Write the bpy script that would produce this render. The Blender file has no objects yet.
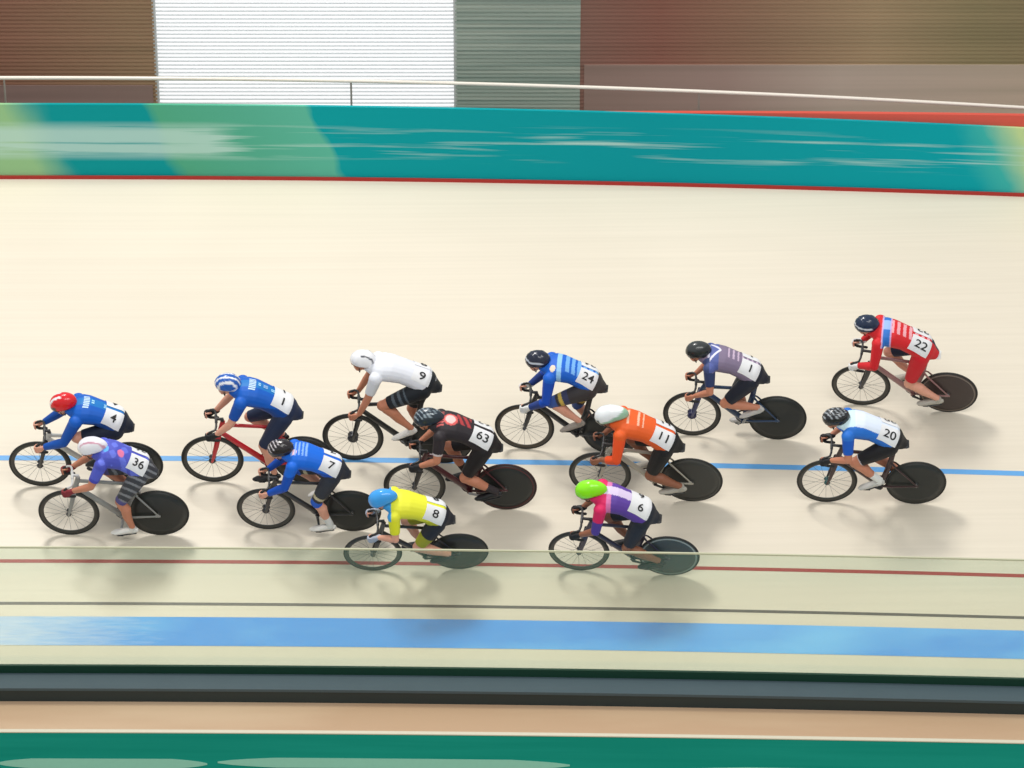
import bpy, math, random
from mathutils import Vector, Matrix, bvhtree
random.seed(4)
SC = bpy.context.scene
COL = SC.collection
R = math.radians

# ------------------------------------------------------------------ camera, world, light, exposure
TGT = Vector((0, 3.77, 1.01)); ELEV = R(27); DIST = 40.0; FPX = 3600.0
FW = Vector((0, math.cos(ELEV), -math.sin(ELEV))); UPV = Vector((0, math.sin(ELEV), math.cos(ELEV)))
CAM = TGT - FW * DIST
cd = bpy.data.cameras.new('camera'); cam = bpy.data.objects.new('camera', cd); COL.objects.link(cam)
cam.location = CAM; cam.rotation_euler = (R(90) - ELEV, 0, 0)
cd.sensor_width = 36; cd.lens = FPX / 1024 * 36; cd.clip_end = 300; cd.clip_start = 1
SC.camera = cam
SC.view_settings.view_transform = 'Standard'
try: SC.view_settings.look = 'None'
except Exception: pass
SC.view_settings.gamma = 1; SC.view_settings.use_curve_mapping = False
SC.view_settings.exposure = 0.0

w = bpy.data.worlds.new('world'); SC.world = w; w.use_nodes = True
w.node_tree.nodes['Background'].inputs[0].default_value = (0.93, 0.96, 1.0, 1)
w.node_tree.nodes['Background'].inputs[1].default_value = 0.63

def area(name, loc, aim, size, energy, color):
    l = bpy.data.lights.new(name, 'AREA'); l.shape = 'RECTANGLE'; l.size, l.size_y = size
    l.energy = energy; l.color = color
    o = bpy.data.objects.new(name, l); COL.objects.link(o); o.location = loc
    o.rotation_euler = (Vector(aim) - Vector(loc)).to_track_quat('-Z', 'Y').to_euler()
    return o
area('roof_light_far', (-8, 8, 25), (0, 3.5, 1), (8, 5), 4250, (1, 0.97, 0.93))
area('fill_light_near', (3, -12, 17), (0, 4.0, 1.5), (16, 6), 1800, (1, 0.98, 0.95))  # unseen lamp added on the near side to brighten walls and glass

# ------------------------------------------------------------------ materials
MATS = {}
def mat(name, col, rough=0.5, metal=0.0, spec=0.5, noise=0.0, scale=20, emit=0, coat=0.0):
    if name in MATS: return MATS[name]
    m = bpy.data.materials.new(name); m.use_nodes = True
    nt = m.node_tree; b = nt.nodes['Principled BSDF']
    b.inputs['Roughness'].default_value = rough; b.inputs['Metallic'].default_value = metal
    b.inputs['Specular IOR Level'].default_value = spec; b.inputs['Coat Weight'].default_value = coat
    c = tuple(col) + (1,)
    tc = nt.nodes.new('ShaderNodeTexCoord'); n = nt.nodes.new('ShaderNodeTexNoise'); n.inputs['Scale'].default_value = scale
    mx = nt.nodes.new('ShaderNodeMix'); mx.data_type = 'RGBA'
    nt.links.new(tc.outputs['Object'], n.inputs['Vector']); nt.links.new(n.outputs['Fac'], mx.inputs['Factor'])
    k = noise if noise else 0.04
    mx.inputs['A'].default_value = tuple(min(1, v * (1 - k)) for v in col) + (1,)
    mx.inputs['B'].default_value = tuple(min(1, v * (1 + k)) for v in col) + (1,)
    nt.links.new(mx.outputs['Result'], b.inputs['Base Color'])
    if emit:
        b.inputs['Emission Color'].default_value = c; b.inputs['Emission Strength'].default_value = emit
    MATS[name] = m; return m

def attr_mat(name, rough=0.6, coat=0.0, sheen=0.0):
    m = bpy.data.materials.new(name); m.use_nodes = True; nt = m.node_tree; b = nt.nodes['Principled BSDF']
    a = nt.nodes.new('ShaderNodeAttribute'); a.attribute_name = 'dye'
    nt.links.new(a.outputs['Color'], b.inputs['Base Color'])
    b.inputs['Roughness'].default_value = rough; b.inputs['Coat Weight'].default_value = coat
    b.inputs['Specular IOR Level'].default_value = 0.35
    n = nt.nodes.new('ShaderNodeTexNoise'); n.inputs['Scale'].default_value = 45
    bp = nt.nodes.new('ShaderNodeBump'); bp.inputs['Strength'].default_value = 0.12; bp.inputs['Distance'].default_value = 0.01
    tc = nt.nodes.new('ShaderNodeTexCoord'); nt.links.new(tc.outputs['Object'], n.inputs['Vector'])
    nt.links.new(n.outputs['Fac'], bp.inputs['Height'])
    if rough > 0.4: nt.links.new(bp.outputs['Normal'], b.inputs['Normal'])
    return m
FABRIC = attr_mat('dyed_lycra', 0.55); SHELL = attr_mat('helmet_shell', 0.25, 0.4)
def s2l(c): return tuple(((v / 255) / 12.92) if v / 255 <= 0.04045 else (((v / 255) + 0.055) / 1.055) ** 2.4 for v in c)
def rgb(*c): return s2l(c)

def streak_mat(name, base, alt, lo=0.5, hi=0.6, sx=0.25, sz=14, rough=0.5, regions=None, spec=0.3, bump=0):
    """board / cladding print: a base colour with long horizontal strokes of another colour"""
    m = bpy.data.materials.new(name); m.use_nodes = True; nt = m.node_tree; b = nt.nodes['Principled BSDF']
    b.inputs['Roughness'].default_value = rough; b.inputs['Specular IOR Level'].default_value = spec
    tc = nt.nodes.new('ShaderNodeTexCoord'); mp = nt.nodes.new('ShaderNodeMapping'); mp.inputs['Scale'].default_value = (sx, 1, sz)
    n = nt.nodes.new('ShaderNodeTexNoise'); n.inputs['Scale'].default_value = 1; n.inputs['Detail'].default_value = 4
    nt.links.new(tc.outputs['Object'], mp.inputs['Vector']); nt.links.new(mp.outputs['Vector'], n.inputs['Vector'])
    r = nt.nodes.new('ShaderNodeValToRGB'); r.color_ramp.elements[0].position = lo; r.color_ramp.elements[1].position = hi
    r.color_ramp.elements[0].color = tuple(base) + (1,); r.color_ramp.elements[1].color = tuple(alt) + (1,)
    nt.links.new(n.outputs['Fac'], r.inputs['Fac']); nt.links.new(r.outputs['Color'], b.inputs['Base Color'])
    MATS[name] = m; return m

# ------------------------------------------------------------------ mesh helpers
class MB:
    def __init__(s): s.v = []; s.f = []
    def add(s, vs, fs):
        o = len(s.v); s.v += [tuple(v) for v in vs]; s.f += [tuple(i + o for i in f) for f in fs]
    def tube(s, pts, rad, n=12, ref=(0, 1, 0), caps=True, round_=False):
        """pts: path; rad: radius or (a along side axis, b along the other) per point"""
        P = [Vector(p) for p in pts]
        if not isinstance(rad, (list,)): rad = [rad] * len(P)
        rr = [(r, r) if not isinstance(r, tuple) else r for r in rad]
        if round_:
            t0 = (P[0] - P[1]).normalized(); t1 = (P[-1] - P[-2]).normalized()
            a, b = rr[0], rr[-1]
            m0, m1 = min(a), min(b)
            P = [P[0] + t0 * m0, P[0] + t0 * m0 * .75] + P + [P[-1] + t1 * m1 * .75, P[-1] + t1 * m1]
            rr = [(a[0] * .1, a[1] * .1), (a[0] * .66, a[1] * .66)] + rr + [(b[0] * .66, b[1] * .66), (b[0] * .1, b[1] * .1)]
        ref = Vector(ref); vs = []; fs = []
        for i, p in enumerate(P):
            t = (P[min(i + 1, len(P) - 1)] - P[max(i - 1, 0)]).normalized()
            side = ref - t * ref.dot(t)
            if side.length < 1e-3: side = Vector((1, 0, 0)) - t * t.x
            side.normalize(); up = t.cross(side)
            for k in range(n):
                a = 2 * math.pi * k / n
                vs.append(p + side * rr[i][0] * math.cos(a) + up * rr[i][1] * math.sin(a))
        for i in range(len(P) - 1):
            for k in range(n):
                k2 = (k + 1) % n
                fs.append((i * n + k, i * n + k2, (i + 1) * n + k2, (i + 1) * n + k))
        if caps:
            fs.append(tuple(range(n - 1, -1, -1))); o = (len(P) - 1) * n; fs.append(tuple(o + k for k in range(n)))
        s.add(vs, fs)
    def ball(s, c, r, M=None, nu=14, nv=10):
        c = Vector(c); r = (r, r, r) if not isinstance(r, tuple) else r
        vs = []; fs = []
        for j in range(nv + 1):
            ph = math.pi * j / nv
            for i in range(nu):
                th = 2 * math.pi * i / nu
                p = Vector((r[0] * math.sin(ph) * math.cos(th), r[1] * math.sin(ph) * math.sin(th), r[2] * math.cos(ph)))
                if M: p = M @ p
                vs.append(c + p)
        for j in range(nv):
            for i in range(nu):
                i2 = (i + 1) % nu; fs.append((j * nu + i, (j + 1) * nu + i, (j + 1) * nu + i2, j * nu + i2))
        s.add(vs, fs)
    def lathe(s, c, prof, n=48, closed=True):
        """ring about the Y axis through c; prof = list of (radius, y)"""
        c = Vector(c); vs = []; fs = []; m = len(prof)
        for i in range(n):
            a = 2 * math.pi * i / n
            for r, y in prof: vs.append(c + Vector((r * math.cos(a), y, r * math.sin(a))))
        for i in range(n):
            i2 = (i + 1) % n
            for k in range(m if closed else m - 1):
                k2 = (k + 1) % m
                fs.append((i * m + k, i * m + k2, i2 * m + k2, i2 * m + k))
        s.add(vs, fs)
    def box(s, lo, hi):
        x0, y0, z0 = lo; x1, y1, z1 = hi
        s.add([(x0,y0,z0),(x1,y0,z0),(x1,y1,z0),(x0,y1,z0),(x0,y0,z1),(x1,y0,z1),(x1,y1,z1),(x0,y1,z1)],
              [(0,3,2,1),(4,5,6,7),(0,1,5,4),(1,2,6,5),(2,3,7,6),(3,0,4,7)])
    def mesh(s, name, smooth=True):
        me = bpy.data.meshes.new(name); me.from_pydata(s.v, [], s.f); me.update()
        bm_fix(me)
        if smooth: me.polygons.foreach_set('use_smooth', [True] * len(me.polygons))
        return me
def bm_fix(me):
    import bmesh
    b = bmesh.new(); b.from_mesh(me); bmesh.ops.recalc_face_normals(b, faces=b.faces); b.to_mesh(me); b.free()
def link(name, me, m, parent=None):
    o = bpy.data.objects.new(name, me); COL.objects.link(o)
    if m is not None and not me.materials: me.materials.append(m)
    if parent: o.parent = parent
    return o
def build(name, mb, m, parent=None, smooth=True, crease=None):
    me = mb.mesh(name, smooth)
    if smooth:
        try: me.set_sharp_from_angle(angle=R(crease or 40))
        except Exception: pass
    return link(name, me, m, parent)
def remesh(mb, voxel=0.009, it=5):
    me = bpy.data.meshes.new('tmp'); me.from_pydata(mb.v, [], mb.f); me.update(); bm_fix(me)
    o = bpy.data.objects.new('tmp', me); COL.objects.link(o)
    r = o.modifiers.new('r', 'REMESH'); r.mode = 'VOXEL'; r.voxel_size = voxel; r.use_smooth_shade = True
    s = o.modifiers.new('s', 'SMOOTH'); s.factor = 0.5; s.iterations = it
    dg = bpy.context.evaluated_depsgraph_get(); dg.update()
    out = bpy.data.meshes.new_from_object(o.evaluated_get(dg))
    bpy.data.objects.remove(o); bpy.data.meshes.remove(me)
    out.polygons.foreach_set('use_smooth', [True] * len(out.polygons))
    return out
def dye(me, fn):
    a = me.color_attributes.new('dye', 'FLOAT_COLOR', 'POINT')
    buf = []
    for v in me.vertices:
        c = fn(*v.co); buf += [c[0], c[1], c[2], 1.0]
    a.data.foreach_set('color', buf)
def tag(o, label=None, cat=None, group=None, kind=None):
    if label: o['label'] = label
    if cat: o['category'] = cat
    if group: o['group'] = group
    if kind: o['kind'] = kind
    return o
def empty(name, M=None):
    o = bpy.data.objects.new(name, None); COL.objects.link(o); o.empty_display_size = 0.2
    if M: o.matrix_world = M
    return o

# ------------------------------------------------------------------ the track: a gently curving banked oval seen from the infield
T15 = math.tan(R(15)); T5 = math.tan(R(5)); YI = 0.24; ZI = T15 * YI; YTOP = 7.225
def gx(x): return 0.09 if x < -5.7 else 0.09 - 0.36 * ((x + 5.7) / 11.4) ** 2
def sweep(x, y): return y + (0.85 + 0.07 * y) * gx(x)
def zprof(y): return T15 * y if y >= YI else ZI + T5 * (y - YI)
def W(x, y, z): return Vector((x, sweep(x, y), z))
XS = [-16 + 32 * i / 64 for i in range(65)]
def strip(y0, y1, dz=0.0, n=1, xs=XS, z0=None, z1=None):
    mb = MB(); vs = []; fs = []
    for x in xs:
        for j in range(n + 1):
            y = y0 + (y1 - y0) * j / n
            z = zprof(y) + dz if z0 is None else z0 + (z1 - z0) * j / n
            vs.append(W(x, y, z))
    m = n + 1
    for i in range(len(xs) - 1):
        for j in range(n): fs.append((i * m + j, (i + 1) * m + j, (i + 1) * m + j + 1, i * m + j + 1))
    mb.add(vs, fs); return mb
def prism(poly, xs=XS):
    """cross-section poly [(y,z)...] swept along the track"""
    mb = MB(); m = len(poly); vs = [W(x, y, z) for x in xs for y, z in poly]; fs = []
    for i in range(len(xs) - 1):
        for k in range(m):
            k2 = (k + 1) % m; fs.append((i * m + k, (i + 1) * m + k, (i + 1) * m + k2, i * m + k2))
    fs.append(tuple(range(m))); o = (len(xs) - 1) * m; fs.append(tuple(o + k for k in range(m - 1, -1, -1)))
    mb.add(vs, fs); return mb
def struct(name, mb, m):
    o = build(name, mb, m, smooth=False); o['kind'] = 'structure'; return o

def wood_mat():
    m = bpy.data.materials.new('pale_track_boards'); m.use_nodes = True; nt = m.node_tree; b = nt.nodes['Principled BSDF']
    tc = nt.nodes.new('ShaderNodeTexCoord')
    mp = nt.nodes.new('ShaderNodeMapping'); mp.inputs['Scale'].default_value = (0.15, 22, 22)
    n = nt.nodes.new('ShaderNodeTexNoise'); n.inputs['Scale'].default_value = 1; n.inputs['Detail'].default_value = 3
    n2 = nt.nodes.new('ShaderNodeTexNoise'); n2.inputs['Scale'].default_value = 0.35; n2.inputs['Detail'].default_value = 2
    nt.links.new(tc.outputs['Object'], mp.inputs['Vector']); nt.links.new(mp.outputs['Vector'], n.inputs['Vector'])
    nt.links.new(tc.outputs['Object'], n2.inputs['Vector'])
    a = nt.nodes.new('ShaderNodeMath'); a.operation = 'ADD'; nt.links.new(n.outputs['Fac'], a.inputs[0]); nt.links.new(n2.outputs['Fac'], a.inputs[1])
    r = nt.nodes.new('ShaderNodeValToRGB'); e = r.color_ramp.elements
    e[0].position = 0.7; e[0].color = (0.68, 0.615, 0.495, 1); e[1].position = 1.3; e[1].color = (0.735, 0.665, 0.54, 1)
    # fac is clamped to 1, so halve the sum
    h = nt.nodes.new('ShaderNodeMath'); h.operation = 'MULTIPLY'; h.inputs[1].default_value = 0.5
    nt.links.new(a.outputs[0], h.inputs[0]); e[0].position = 0.35; e[1].position = 0.65
    nt.links.new(h.outputs[0], r.inputs['Fac']); nt.links.new(r.outputs['Color'], b.inputs['Base Color'])
    b.inputs['Roughness'].default_value = 0.3; b.inputs['Specular IOR Level'].default_value = 0.4
    return m
WOOD = wood_mat()
prof = [YI + (YTOP + 0.02 - YI) * j / 6 for j in range(7)]
struct('track', strip(YI, YTOP + 0.05, n=6), WOOD)
struct('apron', strip(-0.60, YI, n=3), mat('pale_apron', (0.72, 0.67, 0.54), 0.35, noise=0.03, scale=2))
BLUE = streak_mat('blue_band_paint_glare', rgb(60, 156, 238), rgb(108, 192, 250), 0.45, 0.75, 0.5, 6, 0.45)
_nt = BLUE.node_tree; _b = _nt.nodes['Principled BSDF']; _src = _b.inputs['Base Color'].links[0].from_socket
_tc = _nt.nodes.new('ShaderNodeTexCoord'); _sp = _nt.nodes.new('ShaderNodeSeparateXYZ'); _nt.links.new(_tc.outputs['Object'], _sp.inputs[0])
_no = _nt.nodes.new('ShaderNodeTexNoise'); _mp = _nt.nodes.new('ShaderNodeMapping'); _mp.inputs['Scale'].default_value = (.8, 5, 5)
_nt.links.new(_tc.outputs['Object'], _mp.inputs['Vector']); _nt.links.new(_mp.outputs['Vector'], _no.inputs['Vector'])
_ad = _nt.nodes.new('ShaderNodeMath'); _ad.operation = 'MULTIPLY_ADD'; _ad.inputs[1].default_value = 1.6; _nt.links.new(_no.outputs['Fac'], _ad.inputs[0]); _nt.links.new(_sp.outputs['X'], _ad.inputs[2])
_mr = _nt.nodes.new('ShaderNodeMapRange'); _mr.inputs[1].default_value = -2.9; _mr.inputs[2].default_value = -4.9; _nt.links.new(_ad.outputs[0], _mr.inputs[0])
_mx = _nt.nodes.new('ShaderNodeMix'); _mx.data_type = 'RGBA'; _mx.inputs['B'].default_value = rgb(214, 226, 240) + (1,)  # pale glare blended into the blue towards the band's left end
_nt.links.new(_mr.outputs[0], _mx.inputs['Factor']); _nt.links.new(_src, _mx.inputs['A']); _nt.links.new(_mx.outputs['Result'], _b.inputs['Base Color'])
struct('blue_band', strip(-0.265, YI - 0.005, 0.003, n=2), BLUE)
struct('black_line', strip(0.400, 0.440, 0.002), mat('black_line_paint', (0.06, 0.07, 0.07), 0.4))
struct('red_line', strip(0.995, 1.045, 0.002), mat('red_line_paint', rgb(165, 52, 50), 0.4))
struct('blue_line', strip(2.51, 2.585, 0.002), mat('blue_line_paint', rgb(95, 160, 215), 0.4))
struct('deck_edge', prism([(YTOP + .05, 1.94), (YTOP + .45, 1.94), (YTOP + .45, 1.7), (YTOP + .05, 1.7)]), mat('grey_concourse', (0.3, 0.27, 0.25), 0.7))
# inner edge: dark drain gap, grey steel kerb, infield floor
ZA = ZI + T5 * (-0.60 - YI)
struct('drain_gap', prism([(-0.60, ZA), (-0.60, ZA - 0.14), (-0.78, ZA - 0.14), (-0.78, ZA - 0.10), (-0.62, ZA - 0.10), (-0.62, ZA)]), mat('dark_green_drain', (0.012, 0.05, 0.035), 0.5))
KT = 0.0
struct('kerb_rail', prism([(-0.74, KT), (-1.06, KT), (-1.06, KT - .03), (-0.74, KT - .03)]), mat('slate_steel', rgb(68, 84, 92), 0.5, noise=0.06, scale=3))
struct('kerb_base', prism([(-0.76, KT - .03), (-1.05, KT - .03), (-1.05, -.16), (-0.76, -.16)]), mat('dark_steel', rgb(38, 50, 52), 0.5))
struct('floor', strip(-14, -0.72, n=1, z0=-.16, z1=-.16), streak_mat('beige_infield_floor', rgb(186, 154, 124), rgb(198, 170, 140), 0.4, 0.6, 0.2, 1, 0.5))

# glass safety screen on the kerb
def glass_mat():
    m = bpy.data.materials.new('green_tinted_glass'); m.use_nodes = True; nt = m.node_tree; nt.nodes.clear()
    out = nt.nodes.new('ShaderNodeOutputMaterial'); tr = nt.nodes.new('ShaderNodeBsdfTransparent'); tr.inputs[0].default_value = (0.955, 0.985, 0.935, 1)
    gl = nt.nodes.new('ShaderNodeBsdfGlossy'); gl.inputs['Roughness'].default_value = 0.12
    df = nt.nodes.new('ShaderNodeBsdfDiffuse'); df.inputs[0].default_value = (0.75, 0.80, 0.74, 1)
    m1 = nt.nodes.new('ShaderNodeMixShader'); m1.inputs[0].default_value = 0.04
    m2 = nt.nodes.new('ShaderNodeMixShader'); m2.inputs[0].default_value = 0.09
    nt.links.new(tr.outputs[0], m1.inputs[1]); nt.links.new(df.outputs[0], m1.inputs[2])
    nt.links.new(m1.outputs[0], m2.inputs[1]); nt.links.new(gl.outputs[0], m2.inputs[2]); nt.links.new(m2.outputs[0], out.inputs[0])
    return m
scr = tag(empty('glass_screen', Matrix.Translation((0, -0.75, 0))), 'low clear safety glass screen standing on the grey steel kerb inside the track', 'screen')
def child(name, mb, m, par, smooth=False):
    mb.v = [tuple(Vector(v) - par.location) for v in mb.v]
    return build(name, mb, m, par, smooth)
GT = 1.445
child('glass_pane', prism([(-0.745, KT), (-0.755, KT), (-0.755, GT), (-0.745, GT)]), glass_mat(), scr)
child('top_edge', prism([(-0.74, GT), (-0.76, GT), (-0.76, GT + .015), (-0.74, GT + .015)]), mat('polished_glass_edge', rgb(190, 190, 160), 0.2), scr)

child('base_channel', prism([(-0.735, KT), (-0.77, KT), (-0.77, KT + .085), (-0.735, KT + .085)]), mat('dark_green_channel', rgb(14, 56, 40), 0.45), scr)
# teal board on the infield side
brd = tag(empty('advertising_board', Matrix.Translation((0, -3.0, -.16))), 'green advertising board with pale strokes on the infield floor nearest the viewer', 'board')
child('panel', prism([(-2.99, -.16), (-3.03, -.16), (-3.03, .74), (-2.99, .74)]), streak_mat('green_board_print', rgb(0, 136, 120), rgb(14, 146, 130), 0.4, 0.7, 0.3, 8, 0.5, spec=.12), brd)
child('top_trim', prism([(-2.985, .74), (-3.035, .74), (-3.035, .75), (-2.985, .75)]), mat('pale_trim', rgb(196, 190, 168), 0.5), brd)
s_ = MB()
for (x0, x1, z0, z1, sk) in ((-4.9, -2.9, .34, .45, .04), (-2.8, 0.55, .36, .47, .05), (1.5, 5.9, .33, .42, .05)):
    k = 24; vs = []; fs = []
    for i in range(k + 1):
        u = i / k; x = x0 + (x1 - x0) * u; tp = min(1, 6 * u, 6 * (1 - u)) ** .5
        zc = (z0 + z1) / 2; hh = (z1 - z0) / 2 * max(tp, .15)
        for y in (-3.030, -3.034):
            vs += [W(x, y, zc - hh), W(x, y, zc + hh)]
    for i in range(k):
        a = i * 4; b = a + 4
        fs += [(a + 2, a + 3, b + 3, b + 2), (a, b, b + 1, a + 1), (a + 1, b + 1, b + 3, a + 3), (a, a + 2, b + 2, b)]
    s_.add(vs, fs)
child('painted_stroke', s_, mat('pale_green_print', rgb(130, 196, 176), 0.5), brd)

# advertising fence at the top of the banking
FH = 0.94; ZT = T15 * YTOP
fen = tag(empty('advertising_fence', Matrix.Translation((0, YTOP, ZT))), 'long teal and green printed advertising fence along the top of the banking', 'fence')
def fence_mat():
    m = bpy.data.materials.new('fence_print'); m.use_nodes = True; nt = m.node_tree; b = nt.nodes['Principled BSDF']
    b.inputs['Roughness'].default_value = 0.5; b.inputs['Specular IOR Level'].default_value = 0.12
    L = nt.links.new; N = nt.nodes.new
    tc = N('ShaderNodeTexCoord'); sp = N('ShaderNodeSeparateXYZ'); L(tc.outputs['Object'], sp.inputs[0])
    def math_(op, a, b_=None, c_=None):
        n = N('ShaderNodeMath'); n.operation = op
        for i, v in enumerate((a, b_, c_)):
            if v is None: continue
            if isinstance(v, (int, float)): n.inputs[i].default_value = v
            else: L(v, n.inputs[i])
        return n.outputs[0]
    # printed colour fields along the fence with a slanting joint
    sh = math_('ADD', sp.outputs['X'], math_('MULTIPLY', sp.outputs['Z'], 0.42))
    nz = N('ShaderNodeTexNoise'); nz.inputs['Scale'].default_value = 2.2; L(tc.outputs['Object'], nz.inputs['Vector'])
    sh = math_('ADD', sh, math_('MULTIPLY', math_('SUBTRACT', nz.outputs['Fac'], 0.5), 0.25))
    f = math_('DIVIDE', math_('ADD', sh, 10), 20)
    rp = N('ShaderNodeValToRGB'); cr = rp.color_ramp; cr.interpolation = 'LINEAR'
    def px(x): return ((x - 512) / 82.6 + 0.34 + 10) / 20
    stops = [(0, rgb(150, 190, 130)), (px(20), rgb(150, 195, 140)), (px(60), rgb(0, 150, 152)), (px(155), rgb(0, 150, 152)), (px(165), rgb(80, 168, 132)),
             (px(255), rgb(86, 174, 146)), (px(318), rgb(92, 182, 156)), (px(322), rgb(0, 156, 160)), (px(640), rgb(0, 150, 158)), (px(935), rgb(0, 160, 168)), (px(968), rgb(60, 178, 170)), (px(1000), rgb(190, 214, 150))]
    while len(cr.elements) < len(stops): cr.elements.new(0.5)
    for e, (p, c) in zip(cr.elements, stops): e.position = p; e.color = c + (1,)
    L(f, rp.inputs['Fac'])
    # pale lettering strokes in a middle band
    mp = N('ShaderNodeMapping'); mp.inputs['Scale'].default_value = (0.45, 1, 17); L(tc.outputs['Object'], mp.inputs['Vector'])
    n2 = N('ShaderNodeTexNoise'); n2.inputs['Scale'].default_value = 1; n2.inputs['Detail'].default_value = 3; L(mp.outputs['Vector'], n2.inputs['Vector'])
    band = N('ShaderNodeValToRGB'); bc = band.color_ramp
    for _ in range(2): bc.elements.new(0.5)
    for e, (p, v) in zip(bc.elements, ((0.22, 0), (0.34, 1), (0.60, 1), (0.74, 0))): e.position = p; e.color = (v, v, v, 1)
    L(sp.outputs['Z'], band.inputs['Fac'])
    left = N('ShaderNodeMapRange'); left.inputs[1].default_value = -3.0; left.inputs[2].default_value = -3.6; left.inputs[3].default_value = 0; left.inputs[4].default_value = 0.27; L(sp.outputs['X'], left.inputs[0])
    th = math_('ADD', n2.outputs['Fac'], left.outputs[0])
    st = N('ShaderNodeMapRange'); st.inputs[1].default_value = 0.53; st.inputs[2].default_value = 0.72; L(th, st.inputs[0])
    fac = math_('MULTIPLY', math_('MULTIPLY', st.outputs[0], band.outputs['Color']), 0.75)
    mx = N('ShaderNodeMix'); mx.data_type = 'RGBA'; L(fac, mx.inputs['Factor']); L(rp.outputs['Color'], mx.inputs['A']); mx.inputs['B'].default_value = rgb(190, 222, 210) + (1,)
    L(mx.outputs['Result'], b.inputs['Base Color'])
    return m
def fh(x): return FH - .085 * (max(0, x + 5.7) / 11.4) ** 2
def fence_panel():
    mb = MB(); vs = []; fs = []
    for x in XS:
        for y, z in ((YTOP, .03), (YTOP + .05, .03), (YTOP + .05, fh(x)), (YTOP, fh(x))): vs.append(W(x, y, ZT + z))
    n = len(XS)
    for i in range(n - 1):
        for k in range(4):
            k2 = (k + 1) % 4; fs.append((i * 4 + k, i * 4 + 4 + k, i * 4 + 4 + k2, i * 4 + k2))
    fs += [(0, 1, 2, 3), (n * 4 - 1, n * 4 - 2, n * 4 - 3, n * 4 - 4)]
    mb.add(vs, fs); return mb
child('printed_panel', fence_panel(), fence_mat(), fen)
child('red_skirting', prism([(YTOP - .025, ZT - .01), (YTOP + .05, ZT - .01), (YTOP + .05, ZT + .03), (YTOP - .025, ZT + .035)]), mat('red_skirting_paint', rgb(175, 40, 32), 0.4), fen)
# red padded capping that gets thicker towards the bend
mb = MB(); vs = []; fs = []
xs = [0.9 + i * 15.1 / 40 for i in range(41)]
for x in xs:
    h = 0.165 * min(1.4, max(0, x - .9) / 4.8); F_ = fh(x)
    for (y, z) in ((YTOP + .055, F_ - .08), (YTOP + .055, F_ - .035 + h), (YTOP + .12, F_ - .035 + h), (YTOP + .12, F_ - .08)): vs.append(W(x, y, ZT + z))
for i in range(40):
    for k in range(4):
        k2 = (k + 1) % 4; fs.append((i * 4 + k, i * 4 + 4 + k, i * 4 + 4 + k2, i * 4 + k2))
fs += [(0, 1, 2, 3), (163, 162, 161, 160)]
mb.add(vs, fs)
child('red_capping', mb, mat('red_padding', rgb(212, 84, 68), 0.5), fen)
hr = tag(empty('handrail', Matrix.Translation((0, YTOP + .3, ZT))), 'thin pale metal handrail running above the teal advertising fence', 'handrail')
def hz(x): return 1.33 + .03 * math.cos(x * .5) * 0 - 0.0
mb = MB(); mb.tube([W(x, YTOP + .3, ZT + 1.155 - .0012 * max(0, x + 5.7) ** 2) for x in XS], .022, 10); mb.v = [tuple(Vector(v) - hr.location) for v in mb.v]
build('rail', mb, mat('pale_metal', rgb(225, 218, 205), 0.35), hr)
for x in [-14.2 + 4.1 * i for i in range(8)]:
    mb = MB(); zt = ZT + 1.155 - .0012 * max(0, x + 5.7) ** 2
    mb.tube([W(x, YTOP + .3, 1.94), W(x, YTOP + .3, zt)], .012, 8); mb.v = [tuple(Vector(v) - hr.location) for v in mb.v]
    build('post', mb, mat('post_metal', rgb(150, 140, 130), 0.4), hr)

# back wall of the hall
YB = 9.0; ZB = 1.0; ZH = 4.6
def panel(name, x0, x1, m, z0=ZB, z1=ZH, y=YB, rib=0.0):
    mb = MB(); 
    n = int((z1 - z0) / 0.05) if rib else 1
    mb.box((x0, y, z0), (x1, y + .12, z1))
    for i in range(n if rib else 0):
        z = z0 + i * .05; mb.box((x0, y - rib, z + .006), (x1, y, z + .036))
    return struct(name, mb, m)
def clad_mat(name, stops, sz=7):
    m = streak_mat(name, (1, 1, 1), (.84, .86, .84), .4, .62, .1, sz, .6); nt = m.node_tree; b = nt.nodes['Principled BSDF']
    old = b.inputs['Base Color'].links[0].from_socket
    tc = nt.nodes.new('ShaderNodeTexCoord'); sp = nt.nodes.new('ShaderNodeSeparateXYZ'); nt.links.new(tc.outputs['Object'], sp.inputs[0])
    mr = nt.nodes.new('ShaderNodeMapRange'); mr.inputs[1].default_value = -8; mr.inputs[2].default_value = 8; nt.links.new(sp.outputs['X'], mr.inputs[0])
    r = nt.nodes.new('ShaderNodeValToRGB'); cr = r.color_ramp
    while len(cr.elements) < len(stops): cr.elements.new(.5)
    for e, (x, c) in zip(cr.elements, stops): e.position = (x + 8) / 16; e.color = tuple(v * 1.4 for v in c) + (1,)
    nt.links.new(mr.outputs[0], r.inputs['Fac'])
    mx = nt.nodes.new('ShaderNodeMix'); mx.data_type = 'RGBA'; mx.blend_type = 'MULTIPLY'; mx.inputs['Factor'].default_value = 1
    nt.links.new(r.outputs['Color'], mx.inputs['A']); nt.links.new(old, mx.inputs['B']); nt.links.new(mx.outputs['Result'], b.inputs['Base Color'])
    return m
WX0, WX1, WX2 = -4.34, -.69, .83
panel('wall_far_left', -16, WX0, clad_mat('brown_cladding', [(-6.2, rgb(130, 92, 74)), (-4.6, rgb(140, 112, 86))]), rib=.012)
panel('wall_far_middle', WX1, WX2, streak_mat('grey_green_shutter', rgb(140, 154, 142), rgb(172, 180, 166), 0.4, 0.6, 0.2, 12, 0.5), rib=.015)
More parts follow.
